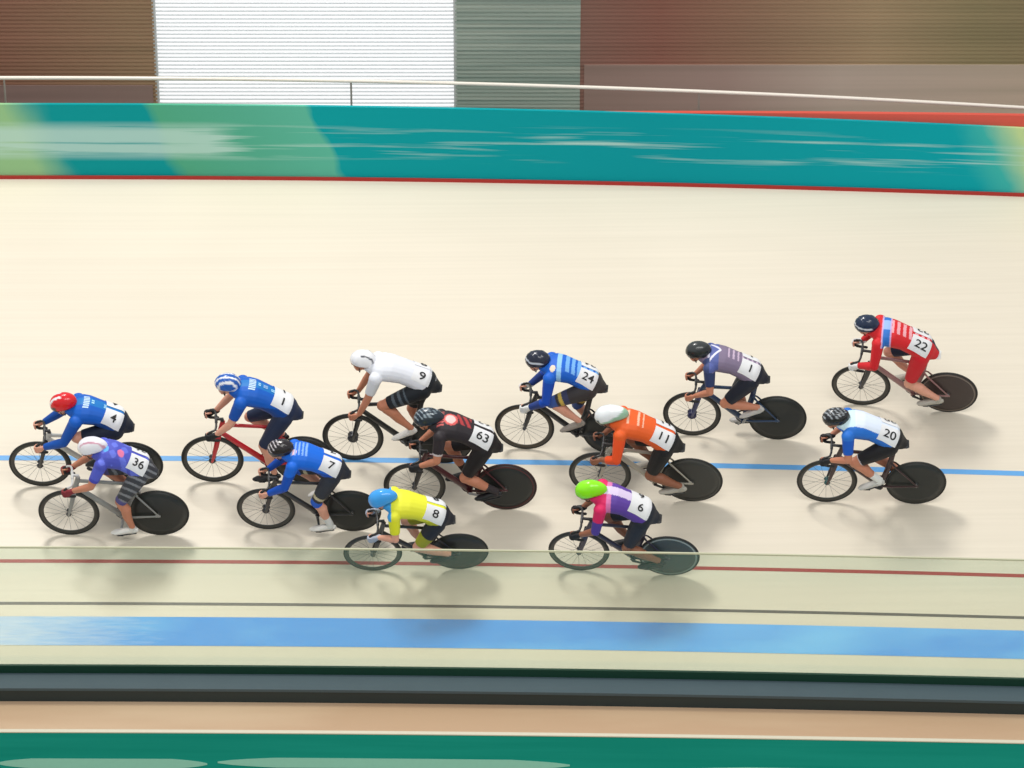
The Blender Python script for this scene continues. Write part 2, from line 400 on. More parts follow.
panel('wall_far_right', WX2, 16, clad_mat('brown_to_tan_cladding', [(.83, rgb(126, 92, 80)), (1.8, rgb(132, 88, 74)), (3.0, rgb(140, 108, 86)), (4.4, rgb(156, 132, 102)), (5.6, rgb(134, 120, 88)), (6.5, rgb(128, 114, 84))], 5), rib=.008)
panel('trim_1', WX2 + .05, 16, clad_mat('pink_grey_dado', [(.9, rgb(132, 108, 98)), (2.6, rgb(146, 122, 112)), (4, rgb(170, 152, 138)), (6.3, rgb(172, 154, 136))], 5), z0=ZB, z1=2.72, y=YB - .03)
panel('trim_2', -16, WX0 - .05, clad_mat('mauve_brown_dado', [(-6.2, rgb(122, 98, 92)), (-4.6, rgb(128, 104, 96))], 5), z0=ZB, z1=2.45, y=YB - .03)
win = empty('window_1', Matrix.Translation((-2.65, YB, ZB))); win['kind'] = 'structure'
def wchild(name, mb, m, **k):
    mb.v = [tuple(Vector(v) - win.location) for v in mb.v]; return build(name, mb, m, win, False)
mb = MB(); mb.box((WX0, YB + .08, ZB), (WX1, YB + .12, ZH)); wchild('lit_pane', mb, mat('daylit_glass', (.12, .12, .12), 0.3, emit=8.4))
mb = MB()
for i in range(72): mb.box((WX0, YB, ZB + i * .05), (WX1, YB + .03, ZB + i * .05 + .012))
wchild('louvre', mb, mat('white_louvre', (0.80, 0.82, 0.83), 0.4))
mb = MB(); mb.box((WX0 - .02, YB - .01, ZB), (WX0 + .02, YB + .1, ZH)); mb.box((WX1 - .02, YB - .01, ZB), (WX1 + .02, YB + .1, ZH)); wchild('window_frame', mb, mat('grey_frame', (0.5, 0.5, 0.48), 0.5))
struct('concourse', prism([(YTOP + .3, 1.2), (9.6, 1.2), (9.6, 1.0), (YTOP + .3, 1.0)]), mat('grey_concourse', (0.3, 0.27, 0.25)))

# ------------------------------------------------------------------ bicycles
WR = 0.335; FX, RX = 0.49, -0.49; BB = Vector((-0.10, 0, 0.29))
TYRE = mat('tyre_rubber', (0.02, 0.02, 0.018), 0.6); RIM = mat('carbon_rim', (0.035, 0.033, 0.028), 0.35)
CARBON = mat('black_carbon', (0.015, 0.016, 0.018), 0.3); DISC = mat('disc_carbon', (0.018, 0.02, 0.018), 0.42, noise=.2, scale=4)
STEEL = mat('silver_metal', (0.55, 0.55, 0.53), 0.25, metal=0.9); SPOKE = mat('spoke_steel', (0.12, 0.12, 0.11), 0.4, metal=.3)
def mk_tyre(x):
    mb = MB(); mb.lathe((x, 0, WR), [(WR - .011 + .011 * math.cos(a), .011 * math.sin(a)) for a in [2 * math.pi * k / 10 for k in range(10)]], 64)
    return mb.mesh('tyre')
def mk_rim():
    mb = MB(); mb.lathe((FX, 0, WR), [(.316, .0085), (.316, -.0085), (.292, -.012), (.275, -.005), (.273, 0), (.275, .005), (.292, .012)], 64)
    return mb.mesh('rim')
def mk_spokes():
    mb = MB()
    for k in range(20):
        a = 2 * math.pi * k / 20; b = a + (0.5 if k % 2 else -0.5)
        s = .024 if k % 4 < 2 else -.024
        mb.tube([(FX + .02 * math.cos(b), s, WR + .02 * math.sin(b)), (FX + .27 * math.cos(a), 0, WR + .27 * math.sin(a))], .0016, 5)
    return mb.mesh('spokes')
def mk_hub(r):
    mb = MB(); mb.lathe((FX, 0, WR), [(.008, .05), (r * .7, .046), (r, .03), (r * .6, .015), (r * .6, -.015), (r, -.03), (r * .7, -.046), (.008, -.05)], 20); return mb.mesh('hub')
def mk_disc():
    mb = MB(); mb.lathe((RX, 0, WR), [(.001, .034), (.05, .033), (.14, .026), (.24, .018), (.316, .010), (.316, -.010), (.24, -.018), (.14, -.026), (.05, -.033), (.001, -.034)], 64); return mb.mesh('disc')
ME = dict(ft=mk_tyre(FX), rt=mk_tyre(RX), rim=mk_rim(), spk=mk_spokes(), disc=mk_disc())
me_h = {}
def lnk(name, me, m, par):
    o = bpy.data.objects.new(name, me); COL.objects.link(o); o.parent = par
    if not me.materials: me.materials.append(m)
    o.material_slots[0].link = 'OBJECT'; o.material_slots[0].material = m
    return o

def bar_fn(P):
    a = R(P.get('steer', 0)); hb_, bz = P.get('hbx', 0), P.get('bz', 0)
    def f(pts):
        out = []
        for p in pts:
            x, y, z = p; k = max(0, min(1, (x - .36) / .1)); dx = x - .36 + hb_ * k
            out.append((.36 + dx * math.cos(a) - y * math.sin(a), dx * math.sin(a) + y * math.cos(a), z + bz))
        return out
    return f
def make_bicycle(M, label, P):
    t = tag(empty('track_bicycle', M), label, 'bicycle')
    fm = mat('frame_' + P['frame'][0], P['frame'][1], 0.3, coat=.3)
    km = mat('fork_' + P.get('fork', P['frame'])[0], P.get('fork', P['frame'])[1], 0.3, coat=.3)
    up = P.get('up', 0); bz = P.get('bz', 0); bx = P.get('bx', 0) * .9; BAR = bar_fn(P)
    f = MB()
    f.tube([(.385, 0, .73), (.15, 0, .515), (-.09, 0, .30)], [(.018, .030), (.02, .036), (.026, .038)], 12, round_=True)
    f.tube([(.36, 0, .815 + bz * .8), (-.22 + bx * .4, 0, .79 + up * .6)], [(.016, .026), (.014, .02)], 12, round_=True)
    f.tube([(.348, 0, .865 + bz), (.392, 0, .70)], [(.022, .026), (.024, .032)], 14)
    f.tube([BB, (-.20 + bx * .3, 0, .60), (-.245 + bx * .5, 0, .83 + up * .6)], [(.02, .032), (.016, .034), (.015, .028)], 12, round_=True)
    for s in (1, -1):
        f.tube([(-.11, s * .025, .295), (-.22, s * .045, .305), (RX, s * .058, .335)], [(.009, .018), (.008, .016), (.007, .011)], 10, round_=True)
        f.tube([(-.215 + bx * .3, s * .012, .66), (-.26 + bx * .2, s * .04, .61), (RX, s * .056, .345)], [(.007, .014), (.006, .012), (.006, .009)], 10, round_=True)
        f.tube([(RX + .03, s * .058, WR), (RX - .025, s * .058, WR)], [(.004, .02), (.004, .014)], 8)
    f.tube([BB + Vector((0, -.045, 0)), BB + Vector((0, .045, 0))], .028, 14, ref=(1, 0, 0))
    build('frame', f, fm, t)
    k = MB()
    k.tube([(.395, 0, .705), (.40, 0, .685)], [(.03, .03), (.055, .03)], 12, round_=True)
    for s in (1, -1): k.tube([(.402, s * .045, .70), (.43, s * .052, .56), (.465, s * .054, .42), (FX, s * .054, WR)], [(.010, .030), (.009, .026), (.008, .018), (.007, .012)], 10, round_=True)
    build('fork', k, km, t)
    # handlebar
    hb = MB()
    hb.tube(BAR([(.35, 0, .865), (.352, 0, .89), (.40, 0, .895), (.455, 0, .90)]), [.02, .021, .016, .017], 12, round_=True)
    hb.tube(BAR([(.455, -.06, .90), (.455, 0, .90), (.455, .06, .90)]), .016, 10, ref=(1, 0, 0))
    for s in (1, -1): hb.tube(BAR([(.455, s * .05, .90), (.458, s * .11, .895), (.47, s * .155, .885), (.50, s * .170, .88), (.528, s * .173, .868)]), .0125, 10, ref=(0, 0, 1), round_=True)
    h = build('handlebar', hb, mat('bar_alloy_' + P.get('bar', ('black', (0, 0, 0)))[0], P.get('bar', ('black', (.02, .02, .02)))[1], 0.35), t)
    tp = mat('black_bar_tape', (0.02, 0.02, 0.02), 0.7)
    for s in (1, -1):
        b = MB(); b.tube(BAR([(.526, s * .173, .869), (.548, s * .175, .85), (.556, s * .177, .82), (.55, s * .179, .785), (.525, s * .18, .765), (.48, s * .181, .757), (.43, s * .182, .755)]), .0155, 10, round_=True)
        build('bar_tape', b, tp, h)
    # wheels
    fw = lnk('front_wheel', ME['rim'], mat('rim_' + P['rim'][0], P['rim'][1], 0.4) if 'rim' in P else RIM, t)
    lnk('tyre', ME['ft'], TYRE, fw); lnk('spokes', ME['spk'], SPOKE, fw)
    hr_ = P.get('hub', .03)
    if hr_ not in me_h: me_h[hr_] = mk_hub(hr_)
    lnk('hub', me_h[hr_], mat('hub_' + P.get('hubc', ('dark', (0, 0, 0)))[0], P.get('hubc', ('dark', (.03, .03, .035)))[1], 0.4), fw)
    rw = lnk('rear_disc_wheel', ME['disc'], mat('disc_' + P['disc'][0], P['disc'][1], 0.45) if 'disc' in P else DISC, t)
    lnk('tyre', ME['rt'], mat('tyre_' + P['rtyre'][0], P['rtyre'][1], 0.6) if 'rtyre' in P else TYRE, rw)
    for s in (1, -1):
        hc = MB(); hc.lathe((RX, 0, WR), [(.001, s * .062), (.016, s * .06), (.02, s * .045), (.02, s * .034), (.001, s * .034)], 18, closed=False)
        build('hub_cap', hc, STEEL, rw)
    if 'ring' in P:
        rg = MB()
        for s in (1, -1): rg.lathe((RX, 0, WR), [(.290, s * .0145), (.306, s * .0125), (.306, s * .0115), (.290, s * .0135)], 56)
        build('disc_ring', rg, mat('ring_' + P['ring'][0], P['ring'][1], 0.5), rw)
    # saddle
    s = MB(); z = .955 + up; q0 = bx
    s.tube([(x_ + q0, 0, z + z_) for x_, z_ in ((-.44, .014), (-.415, .012), (-.36, 0), (-.29, -.004), (-.22, -.004), (-.165, -.01))],
           [(.058, .012), (.07, .02), (.058, .022), (.034, .02), (.022, .017), (.016, .012)], 14, round_=False)
    sd = build('saddle', s, mat('saddle_' + P.get('saddle', ('black', (0, 0, 0)))[0], P.get('saddle', ('black', (.02, .02, .02)))[1], 0.5), t)
    s = MB(); s.tube([(-.24 + bx * .5, 0, .78 + up * .6), (-.285 + q0, 0, z - .04)], [(.011, .022), (.011, .02)], 10)
    for q in (1, -1): s.tube([(-.39 + q0, q * .022, z - .015), (-.33 + q0, q * .022, z - .038), (-.25 + q0, q * .022, z - .038), (-.19 + q0, q * .012, z - .018)], .004, 6)
    build('seatpost', s, CARBON, sd)
    # cranks
    th = R(P['crank'])
    cs = MB(); cs.lathe(BB + Vector((0, -.052, 0)), [(.095, .0025), (.095, -.0025), (.075, -.0025), (.075, .0025)], 40)
    for q in range(5):
        a = 2 * math.pi * q / 5 + th; cs.tube([BB + Vector((0, -.052, 0)), BB + Vector((.08 * math.cos(a), -.052, .08 * math.sin(a)))], .007, 6)
    ch = build('chainring', cs, CARBON, t)
    cn = MB()
    for q in (1, -1): cn.tube([BB + Vector((0, -.052, q * .094)), (RX, -.052, WR + q * .032)], .004, 6)
    cn.lathe((RX, -.052, WR), [(.034, .003), (.034, -.003), (.02, -.003), (.02, .003)], 20)
    build('chain', cn, STEEL, t)
    for q in (1, -1):
        a = th if q == 1 else th + math.pi
        e = BB + Vector((.165 * math.cos(a), q * .075, .165 * math.sin(a)))
        c = MB(); c.tube([BB + Vector((0, q * .062, 0)), e], [(.011, .017), (.009, .013)], 10, round_=True)
        ca = build('crank_arm', c, mat('crank_' + P.get('crankc', ('black', (0, 0, 0)))[0], P.get('crankc', ('black', (.03, .03, .03)))[1], 0.3), t)
        p = MB(); p.tube([e, e + Vector((0, q * .05, 0))], .007, 8, ref=(1, 0, 0)); p.box(tuple(e + Vector((-.03, q * .045 - .028, -.009))), tuple(e + Vector((.035, q * .045 + .028, .006))))
        build('pedal', p, CARBON, ca)
    return t

# ------------------------------------------------------------------ riders
def ik(a, b, l1, l2, pole):
    a, b, pole = Vector(a), Vector(b), Vector(pole)
    d = b - a; L = min(d.length, (l1 + l2) * .998); u = d.normalized()
    x = (l1 * l1 - l2 * l2 + L * L) / (2 * L); h = math.sqrt(max(l1 * l1 - x * x, 0))
    p = (pole - u * pole.dot(u)).normalized()
    return a + u * x + p * h
def lerp(a, b, t): return a + (b - a) * t

def make_rider(M, label, P, bones=False):
    t = tag(empty('person', M), label, 'person')
    up = P.get('up', 0); bx = P.get('bx', 0); BAR = bar_fn(P); HX, HZ = P['head']
    sz = max(-.08, min(.09, HZ - .112 - 1.195 - up))
    pel = bx - .235; kx = max(.84, min(1.05, (HX - .155 - pel) / .47)); XM = lambda x: pel + (x + .235) * (kx if x > -.235 else 1)
    XI = lambda x: (x - pel) / (kx if x > pel else 1) - .235
    skin = mat('skin_' + P['skin'][0], P['skin'][1], 0.5, noise=.06, scale=12)
    V = lambda x, y, z: Vector((XM(x), y, z + up))
    def ts(x): return max(0, min(1, (x + .25) / .5))           # torso lift grows towards the shoulders
    spine = [(-.345, 1.00, .095, .075), (-.30, 1.03, .14, .11), (-.235, 1.075, .165, .135), (-.13, 1.135, .15, .118), (-.02, 1.185, .15, .115),
             (.09, 1.215, .168, .125), (.17, 1.225, .178, .12), (.24, 1.228, .165, .10), (.295, 1.24, .10, .075)]
    sp = [(V(x, 0, z + sz * ts(x)), a, b) for x, z, a, b in spine]
    shoulder = {s: V(.235, s * .17, 1.195 + sz) for s in (1, -1)}
    hip = {s: V(-.225, s * .095, 1.015) for s in (1, -1)}
    hand = {}; elbow = {}; wrist = {}
    for s in (1, -1):
        hand[s] = Vector(BAR([(.548, s * .177, .815)])[0])
        wrist[s] = hand[s] + Vector((-.085, s * .012, .036))
        elbow[s] = ik(shoulder[s], wrist[s], .275, .245, (-.35, s * P.get('elb', .55), -.55))
    th = R(P['crank']); ankle = {}; knee = {}; ball = {}
    for s in (1, -1):
        a = th if s == 1 else th + math.pi
        ball[s] = BB + Vector((.165 * math.cos(a), s * .12, .165 * math.sin(a) + .022))
        tilt = R(14 + 10 * math.sin(a))
        ankle[s] = ball[s] + Vector((-.135 * math.cos(tilt), -s * .005, .135 * math.sin(tilt) + .062))
        knee[s] = ik(hip[s], ankle[s], .435 + up * .35, .425 + up * .35, (1, s * .10, .25))
    hc = Vector((max(HX, XM(.235) + .12), 0, HZ - .02)); pit = R(P.get('pitch', 22))
    HM = Matrix.Rotation(pit, 3, 'Y') @ Matrix.Identity(3)
    if P.get('yaw'): HM = Matrix.Rotation(R(P['yaw']), 3, 'Z') @ HM
    H = lambda x, y, z: hc + HM @ Vector((x, y, z))
    def torso(mb, g, x0=-9, x1=9):
        s_ = [q for q in sp if x0 <= XI(q[0].x) + 1e-4 and XI(q[0].x) - 1e-4 <= x1]
        mb.tube([q[0] for q in s_], [(q[1] + g, q[2] + g) for q in s_], 20, round_=True)
    def arm(mb, s, g, end=1.0):
        A, E, Wr = shoulder[s], elbow[s], wrist[s]
        pts = [A, lerp(A, E, .35), lerp(A, E, .75), E, lerp(E, Wr, .25), lerp(E, Wr, .6), Wr]; rr = [.062, .056, .047, .043, .043, .036, .028]
        ks = [0, .17, .37, .5, .62, .8, 1]
        keep = [i for i, k in enumerate(ks) if k <= end + 1e-6]
        mb.tube([pts[i] for i in keep], [rr[i] + g * (1.0 if end < 1 or g == 0 else 1) for i in keep], 14)
        mb.ball(A, .066 + g); 
        if end >= .5: mb.ball(E, .043 + g)
    def leg(mb, s, g, lo=0, hi=2):
        A, K, N = hip[s], knee[s], ankle[s]
        back = Vector((-1, 0, 0)) - (N - K).normalized() * (N - K).normalized().x * -1
        cb = lerp(K, N, .3) + (Vector((-.02, 0, 0)))
        pts = [A, lerp(A, K, .3), lerp(A, K, .6), lerp(A, K, .85), K, lerp(K, N, .13), cb, lerp(K, N, .55), lerp(K, N, .8), N]
        rr = [.098, .092, .078, .064, .059, .056, .06, .052, .038, .034]
        ks = [0, .3, .6, .85, 1, 1.13, 1.3, 1.55, 1.8, 2]
        keep = [i for i, k in enumerate(ks) if lo - 1e-6 <= k <= hi + 1e-6]
        mb.tube([pts[i] for i in keep], [rr[i] + g for i in keep], 16)
        if lo == 0: mb.ball(A, .10 + g)
        if lo <= 1 <= hi and hi > 1: mb.ball(K, .060 + g)
    # --- body
    b = MB(); torso(b, 0)
    b.tube([V(.27, 0, 1.25 + sz), lerp(V(.27, 0, 1.25 + sz), H(-.03, 0, -.05), .6), H(-.02, 0, -.05)], [.062, .054, .056], 14, round_=True)
    b.ball(H(0, 0, .02), (.098, .078, .10), HM); b.ball(H(.035, 0, -.055), (.056, .055, .065), HM); b.ball(H(.05, 0, -.10), (.03, .03, .022), HM)
    b.tube([H(.088, 0, .0), H(.108, 0, -.03), H(.09, 0, -.045)], [.009, .014, .010], 8, round_=True)
    b.tube([H(.08, .022, -.068), H(.088, 0, -.066), H(.08, -.022, -.068)], .008, 8, round_=True)
    for s in (1, -1):
        b.ball(H(-.005, s * .08, -.02), (.022, .010, .03), HM)
        b.ball(H(.072, s * .032, .006), (.018, .02, .014), HM)
        arm(b, s, 0); leg(b, s, 0)
        b.tube([wrist[s], lerp(wrist[s], hand[s], .45) + Vector((0, s * .012, 0)), hand[s] + Vector((-.018, s * .022, -.006))], [(.026, .018), (.016, .036), (.014, .040)], 12, round_=True)
    me = remesh(b, .0085, 4)
    # fingers curl round the bar, thumb leaves the side of the palm
    fb = MB()
    for s in (1, -1):
        for i, (dz, L) in enumerate(((.033, 1), (.012, 1.1), (-.010, 1.05), (-.031, .88))):
            c = hand[s] + Vector((.002 - .004 * abs(i - 1), 0, dz))
            pts = []
            for a in (150, 105, 60, 15, -30, -65 * L):
                pts.append(c + Vector((.027 * math.cos(R(a)), s * .027 * math.sin(R(a)), -.004 * (1 - a / 150))))
            fb.tube(pts, [.0095, .0095, .009, .0085, .008, .007], 8, ref=(0, 0, 1), round_=True)
        q = hand[s]
        fb.tube([q + Vector((-.045, s * .012, .012)), q + Vector((-.036, -s * .012, .028)), q + Vector((-.010, -s * .028, .036)), q + Vector((.012, -s * .026, .030))], [.012, .011, .0095, .008], 8, ref=(0, 0, 1), round_=True)
    import bmesh
    bmx = bmesh.new(); bmx.from_mesh(me); fm_ = fb.mesh('f'); bmx.from_mesh(fm_)
    for f in bmx.faces: f.smooth = True
    bmx.to_mesh(me); bmx.free()
    me.name = 'body'; link('body', me, skin, t)
    # --- gloves
    if P.get('glove'):
        gm = mat('glove_' + P['glove'][0], P['glove'][1], 0.7)
        for s in (1, -1):
            g = MB(); g.tube([wrist[s] + Vector((-.02, 0, .006)), wrist[s], lerp(wrist[s], hand[s], .45) + Vector((0, s * .012, 0)), hand[s] + Vector((-.018, s * .022, -.006))], [(.034, .032), (.034, .03), (.022, .042), (.019, .045)], 12, round_=True)
            for i, dz in enumerate((.033, .012, -.010, -.031)):
                c = hand[s] + Vector((.002 - .004 * abs(i - 1), 0, dz))
                g.tube([c + Vector((.029 * math.cos(R(a)), s * .029 * math.sin(R(a)), -.004 * (1 - a / 150))) for a in (150, 105, 60, 15, -20)], [.0115, .0115, .011, .0105, .01], 8, ref=(0, 0, 1), round_=True)
            build('glove', g, gm, t)
    # --- shorts
    hi = P.get('short_end', .85)
    g = MB(); torso(g, .006, -9, -.05)
    for s in (1, -1): leg(g, s, .007, 0, hi)
    ms = remesh(g, .009, 3); ms.name = 'shorts'
    fn = P.get('shorts_fn'); base = P['shorts']
    def sfn(x, y, z):
        s = 1 if y > 0 else -1; d = knee[s] - hip[s]; k = (Vector((x, y, z)) - hip[s]).dot(d) / d.length_squared
        return fn(k, x, y, z - up) if fn else base
    dye(ms, sfn); so = link('shorts', ms, FABRIC, t)
    # --- jersey
    g = MB(); torso(g, .010, -.25, 9)
    for s in (1, -1): arm(g, s, .009, P.get('sleeve', .37))
    mj = remesh(g, .0085, 3); mj.name = 'jersey'
    def jfn(x, y, z):
        xx = XI(x); zz = z - up - sz * ts(xx); s = 1 if y > 0 else -1
        k = -1; p = Vector((x, y, z))
        d1 = elbow[s] - shoulder[s]; k1 = (p - shoulder[s]).dot(d1) / d1.length_squared
        d2 = wrist[s] - elbow[s]; k2 = (p - elbow[s]).dot(d2) / d2.length_squared
        if k1 > .12 and (p - shoulder[s] - d1 * min(k1, 1)).length < .075: k = k1 * .5
        if k2 > 0 and (p - elbow[s] - d2 * min(k2, 1)).length < .07: k = .5 + k2 * .5
        return P['jersey'](xx, y, zz, k)
    dye(mj, jfn); jo = link('jersey', mj, FABRIC, t)
    # --- socks, shoes
    for s in (1, -1):
        if P.get('sock'):
            g = MB(); K, N = knee[s], ankle[s]; k0 = P.get('sock_top', .62)
            g.tube([lerp(K, N, k0), lerp(K, N, .8), N, N + Vector((.01, 0, -.03))], [lerp(.055, .04, k0), .043, .040, .042], 14)
            build('sock', g, mat('sock_' + P['sock'][0], P['sock'][1], 0.8), t)
        d = (ball[s] - (ankle[s] - Vector((0, 0, .062)))); d.normalize()
        n = Vector((0, 1, 0)).cross(d) * -1
        heel = ankle[s] + Vector((0, 0, -.062)); o = ball[s]; upn = Vector((-d.z, 0, d.x))
        g = MB()
        g.tube([heel - d * .045 + upn * .022, heel - d * .01 + upn * .02, heel + d * .06 + upn * .022, o + upn * .014, o + d * .06 + upn * .010, o + d * .095 + upn * .006],
               [(.024, .030), (.032, .040), (.036, .040), (.045, .028), (.040, .021), (.022, .013)], 14, round_=True)
        g.tube([heel + upn * .03 + d * .005, ankle[s] + Vector((0, 0, .012))], [(.036, .042), (.037, .037)], 14)
        sh = build('shoe', g, mat('shoe_' + P['shoe'][0], P['shoe'][1], 0.35), t)
        g = MB(); g.tube([heel - d * .04 - upn * .014, o - upn * .014, o + d * .09 - upn * .006], [(.026, .006), (.042, .006), (.022, .005)], 12); build('sole', g, CARBON, sh)
    # --- helmet
    hp = P['helmet']; tail = hp.get('tail', .0)
    nu, nv = 40, 18; vs = []; fs = []; cols = []
    for shell in (0, 1):
        for j in range(nv + 1):
            for i in range(nu):
                a = 2 * math.pi * i / nu
                low = .004 - .05 * max(0, -math.cos(a)) + .012 * max(0, math.cos(a)) - .012 * abs(math.sin(a)) ** 3 - hp.get('deep', 0)
                ph = (math.pi / 2 + math.asin(max(-.9, min(.9, -low / .12)))) * j / nv
                sx = (.135 if math.cos(a) > 0 else .145 + tail)
                r_ = 1 - .10 * shell
                w_ = 1 - (.25 * (tail > .03)) * max(0, -math.cos(a)) * .5
                rib = 1 + (.035 if (hp.get('vent') and shell == 0 and abs(((a if a < math.pi else 2*math.pi - a) - math.pi/2)) > .2 and int((math.sin(a) * 5 + 10)) % 2 == 0 and .25 < j / nv < .85) else 0)
                x = sx * r_ * rib * math.sin(ph) * math.cos(a) - .012; y = .106 * r_ * rib * w_ * math.sin(ph) * math.sin(a); z = .128 * r_ * rib * math.cos(ph) + .012
                if tail > .03 and x < -.1: z -= .25 * (-.1 - x)
                vs.append(H(x, y, z)); cols.append((x, y, z))
    m_ = (nv + 1) * nu
    for sft in (0, m_):
        for j in range(nv):
            for i in range(nu):
                i2 = (i + 1) % nu; q = (sft + j * nu + i, sft + j * nu + i2, sft + (j + 1) * nu + i2, sft + (j + 1) * nu + i)
                fs.append(q if sft == 0 else q[::-1])
    for i in range(nu):
        i2 = (i + 1) % nu; a = nv * nu; fs.append((a + i, a + i2, m_ + a + i2, m_ + a + i))
    mb = MB(); mb.add(vs, fs); mh = mb.mesh('helmet')
    at = mh.color_attributes.new('dye', 'FLOAT_COLOR', 'POINT'); buf = []
    for c in cols: k = hp['fn'](*c); buf += [k[0], k[1], k[2], 1]
    at.data.foreach_set('color', buf); ho = link('helmet', mh, SHELL, t)
    g = MB()
    for s in (1, -1): g.tube([H(.02, s * .095, -.02), H(.025, s * .078, -.07), H(.03, s * .03, -.125), H(.03, 0, -.13)], .005, 6)
    build('chin_strap', g, mat('black_strap', (.015, .015, .015), .7), ho)
    vs = []; fs = []; vh = hp.get('visor', .02)
    for i in range(15):
        a = R(-72 + 144 * i / 14)
        for (dz, k) in ((vh, 1.0), (-vh, .97)):
            for e in (0, .005): vs.append(H((.112 + e) * k * math.cos(a) - .002, (.086 + e) * k * math.sin(a), .004 + dz))
    for i in range(14):
        a = i * 4; b_ = a + 4
        fs += [(a + 1, b_ + 1, b_ + 3, a + 3), (a, a + 2, b_ + 2, b_), (a, b_, b_ + 1, a + 1), (a + 2, a + 3, b_ + 3, b_ + 2)]
    fs += [(0, 1, 3, 2), (56, 58, 59, 57)]
    g = MB(); g.add(vs, fs); build('sunglasses', g, mat('lens_' + hp.get('lens', ('dark', (0, 0, 0)))[0], hp.get('lens', ('dark', (.02, .02, .025)))[1], .15), t)
    # --- race numbers pinned over the lower back, one on each side of the spine
    verts = [v.co.copy() for v in mj.vertices]; nj = len(verts); verts += [v.co.copy() for v in ms.vertices]
    polys = [tuple(p.vertices) for p in mj.polygons] + [tuple(i + nj for i in p.vertices) for p in ms.polygons]
    bvh = bvhtree.BVHTree.FromPolygons(verts, polys)
    SP = [q[0] for q in sp]
    def spt(x):
        for i in range(len(SP) - 1):
            if SP[i].x <= x <= SP[i + 1].x or i == len(SP) - 2:
                u = (x - SP[i].x) / (SP[i + 1].x - SP[i].x); d = (SP[i + 1] - SP[i]).normalized()
                return lerp(SP[i], SP[i + 1], u), d
    def onback(x, arc, off):
        p, d = spt(XM(x)); d0 = (SP[4] - SP[1]).normalized(); nrm = Vector((-d0.z, 0, d0.x)); a = arc / .165
        r_ = nrm * math.cos(a) + Vector((0, 1, 0)) * math.sin(a)
        h = bvh.ray_cast(p + r_ * .5, -r_)
        return (h[0] + r_ * off) if h[0] else p + r_ * (.15 + off)
    X0, X1, A0, A1 = P.get('bib', (-.265, -.06, .022, .235))
    for s in (1, -1):
        vs = []; fs = []; n = 10
        for i in range(n + 1):
            for j in range(n + 1):
                arc = lerp(A0, A1, j / n) * s; x = lerp(X0, X1, i / n) - .15 * (abs(arc) - .12) * 0
                for off in (.004, .0065): vs.append(onback(x, arc, off))
        idx = lambda i, j, k: (i * (n + 1) + j) * 2 + k
        for i in range(n):
            for j in range(n):
                fs.append((idx(i, j, 1), idx(i + 1, j, 1), idx(i + 1, j + 1, 1), idx(i, j + 1, 1))); fs.append((idx(i, j, 0), idx(i, j + 1, 0), idx(i + 1, j + 1, 0), idx(i + 1, j, 0)))
            for (a, b_) in ((idx(i, 0, 0), idx(i + 1, 0, 0)), (idx(i, n, 0), idx(i + 1, n, 0)), (idx(0, i, 0), idx(0, i + 1, 0)), (idx(n, i, 0), idx(n, i + 1, 0))): fs.append((a, b_, b_ + 1, a + 1))
        g = MB(); g.add(vs, fs)
        no = build('race_number', g, mat('white_paper', (.80, .80, .80), .6), t)
        # digits
        cu = bpy.data.curves.new('t', 'FONT'); cu.body = P['num']; cu.size = .135; cu.offset = .0015; cu.align_x = 'CENTER'; cu.align_y = 'CENTER'
        to = bpy.data.objects.new('t', cu); COL.objects.link(to); dg = bpy.context.evaluated_depsgraph_get(); dg.update()
        tm = bpy.data.meshes.new_from_object(to.evaluated_get(dg)); bpy.data.objects.remove(to)
        import bmesh
        bb = bmesh.new(); bb.from_mesh(tm); bmesh.ops.triangulate(bb, faces=bb.faces)
        for _ in range(5):
            le = [e for e in bb.edges if e.calc_length() > .012]
            if le: bmesh.ops.subdivide_edges(bb, edges=le, cuts=1); bmesh.ops.triangulate(bb, faces=bb.faces)
        cx, ca = (X0 + X1) / 2, (A0 + A1) / 2
        for v in bb.verts:
            q = onback(cx - v.co.x * s * .95, (ca - v.co.y) * s, .013); v.co = q
        bb.to_mesh(tm); bb.free(); tm.name = 'digits'; link('digits', tm, mat('black_ink', (.01, .01, .01), .6), no)
    # printed words / marks on the back: blocks of short bars following the cloth
    for (x0, x1, a0, a1, c, txt) in P.get('marks', []):
        g = MB(); vs = []; fs = []; n = txt
        for q in range(n):
            aa = lerp(a0, a1, q / n); ab = lerp(a0, a1, (q + .68) / n)
            o = len(g.v); vv = []
            for i in range(5):
                for j in range(2): vv.append(onback(lerp(x0, x1, i / 4), (aa, ab)[j], .0035))
            g.add(vv, [(i * 2, i * 2 + 1, i * 2 + 3, i * 2 + 2) for i in range(4)])
        build('jersey_print', g, mat('print_%d_%d_%d' % tuple(int(v * 255) for v in c), c, .6), jo)
    return t

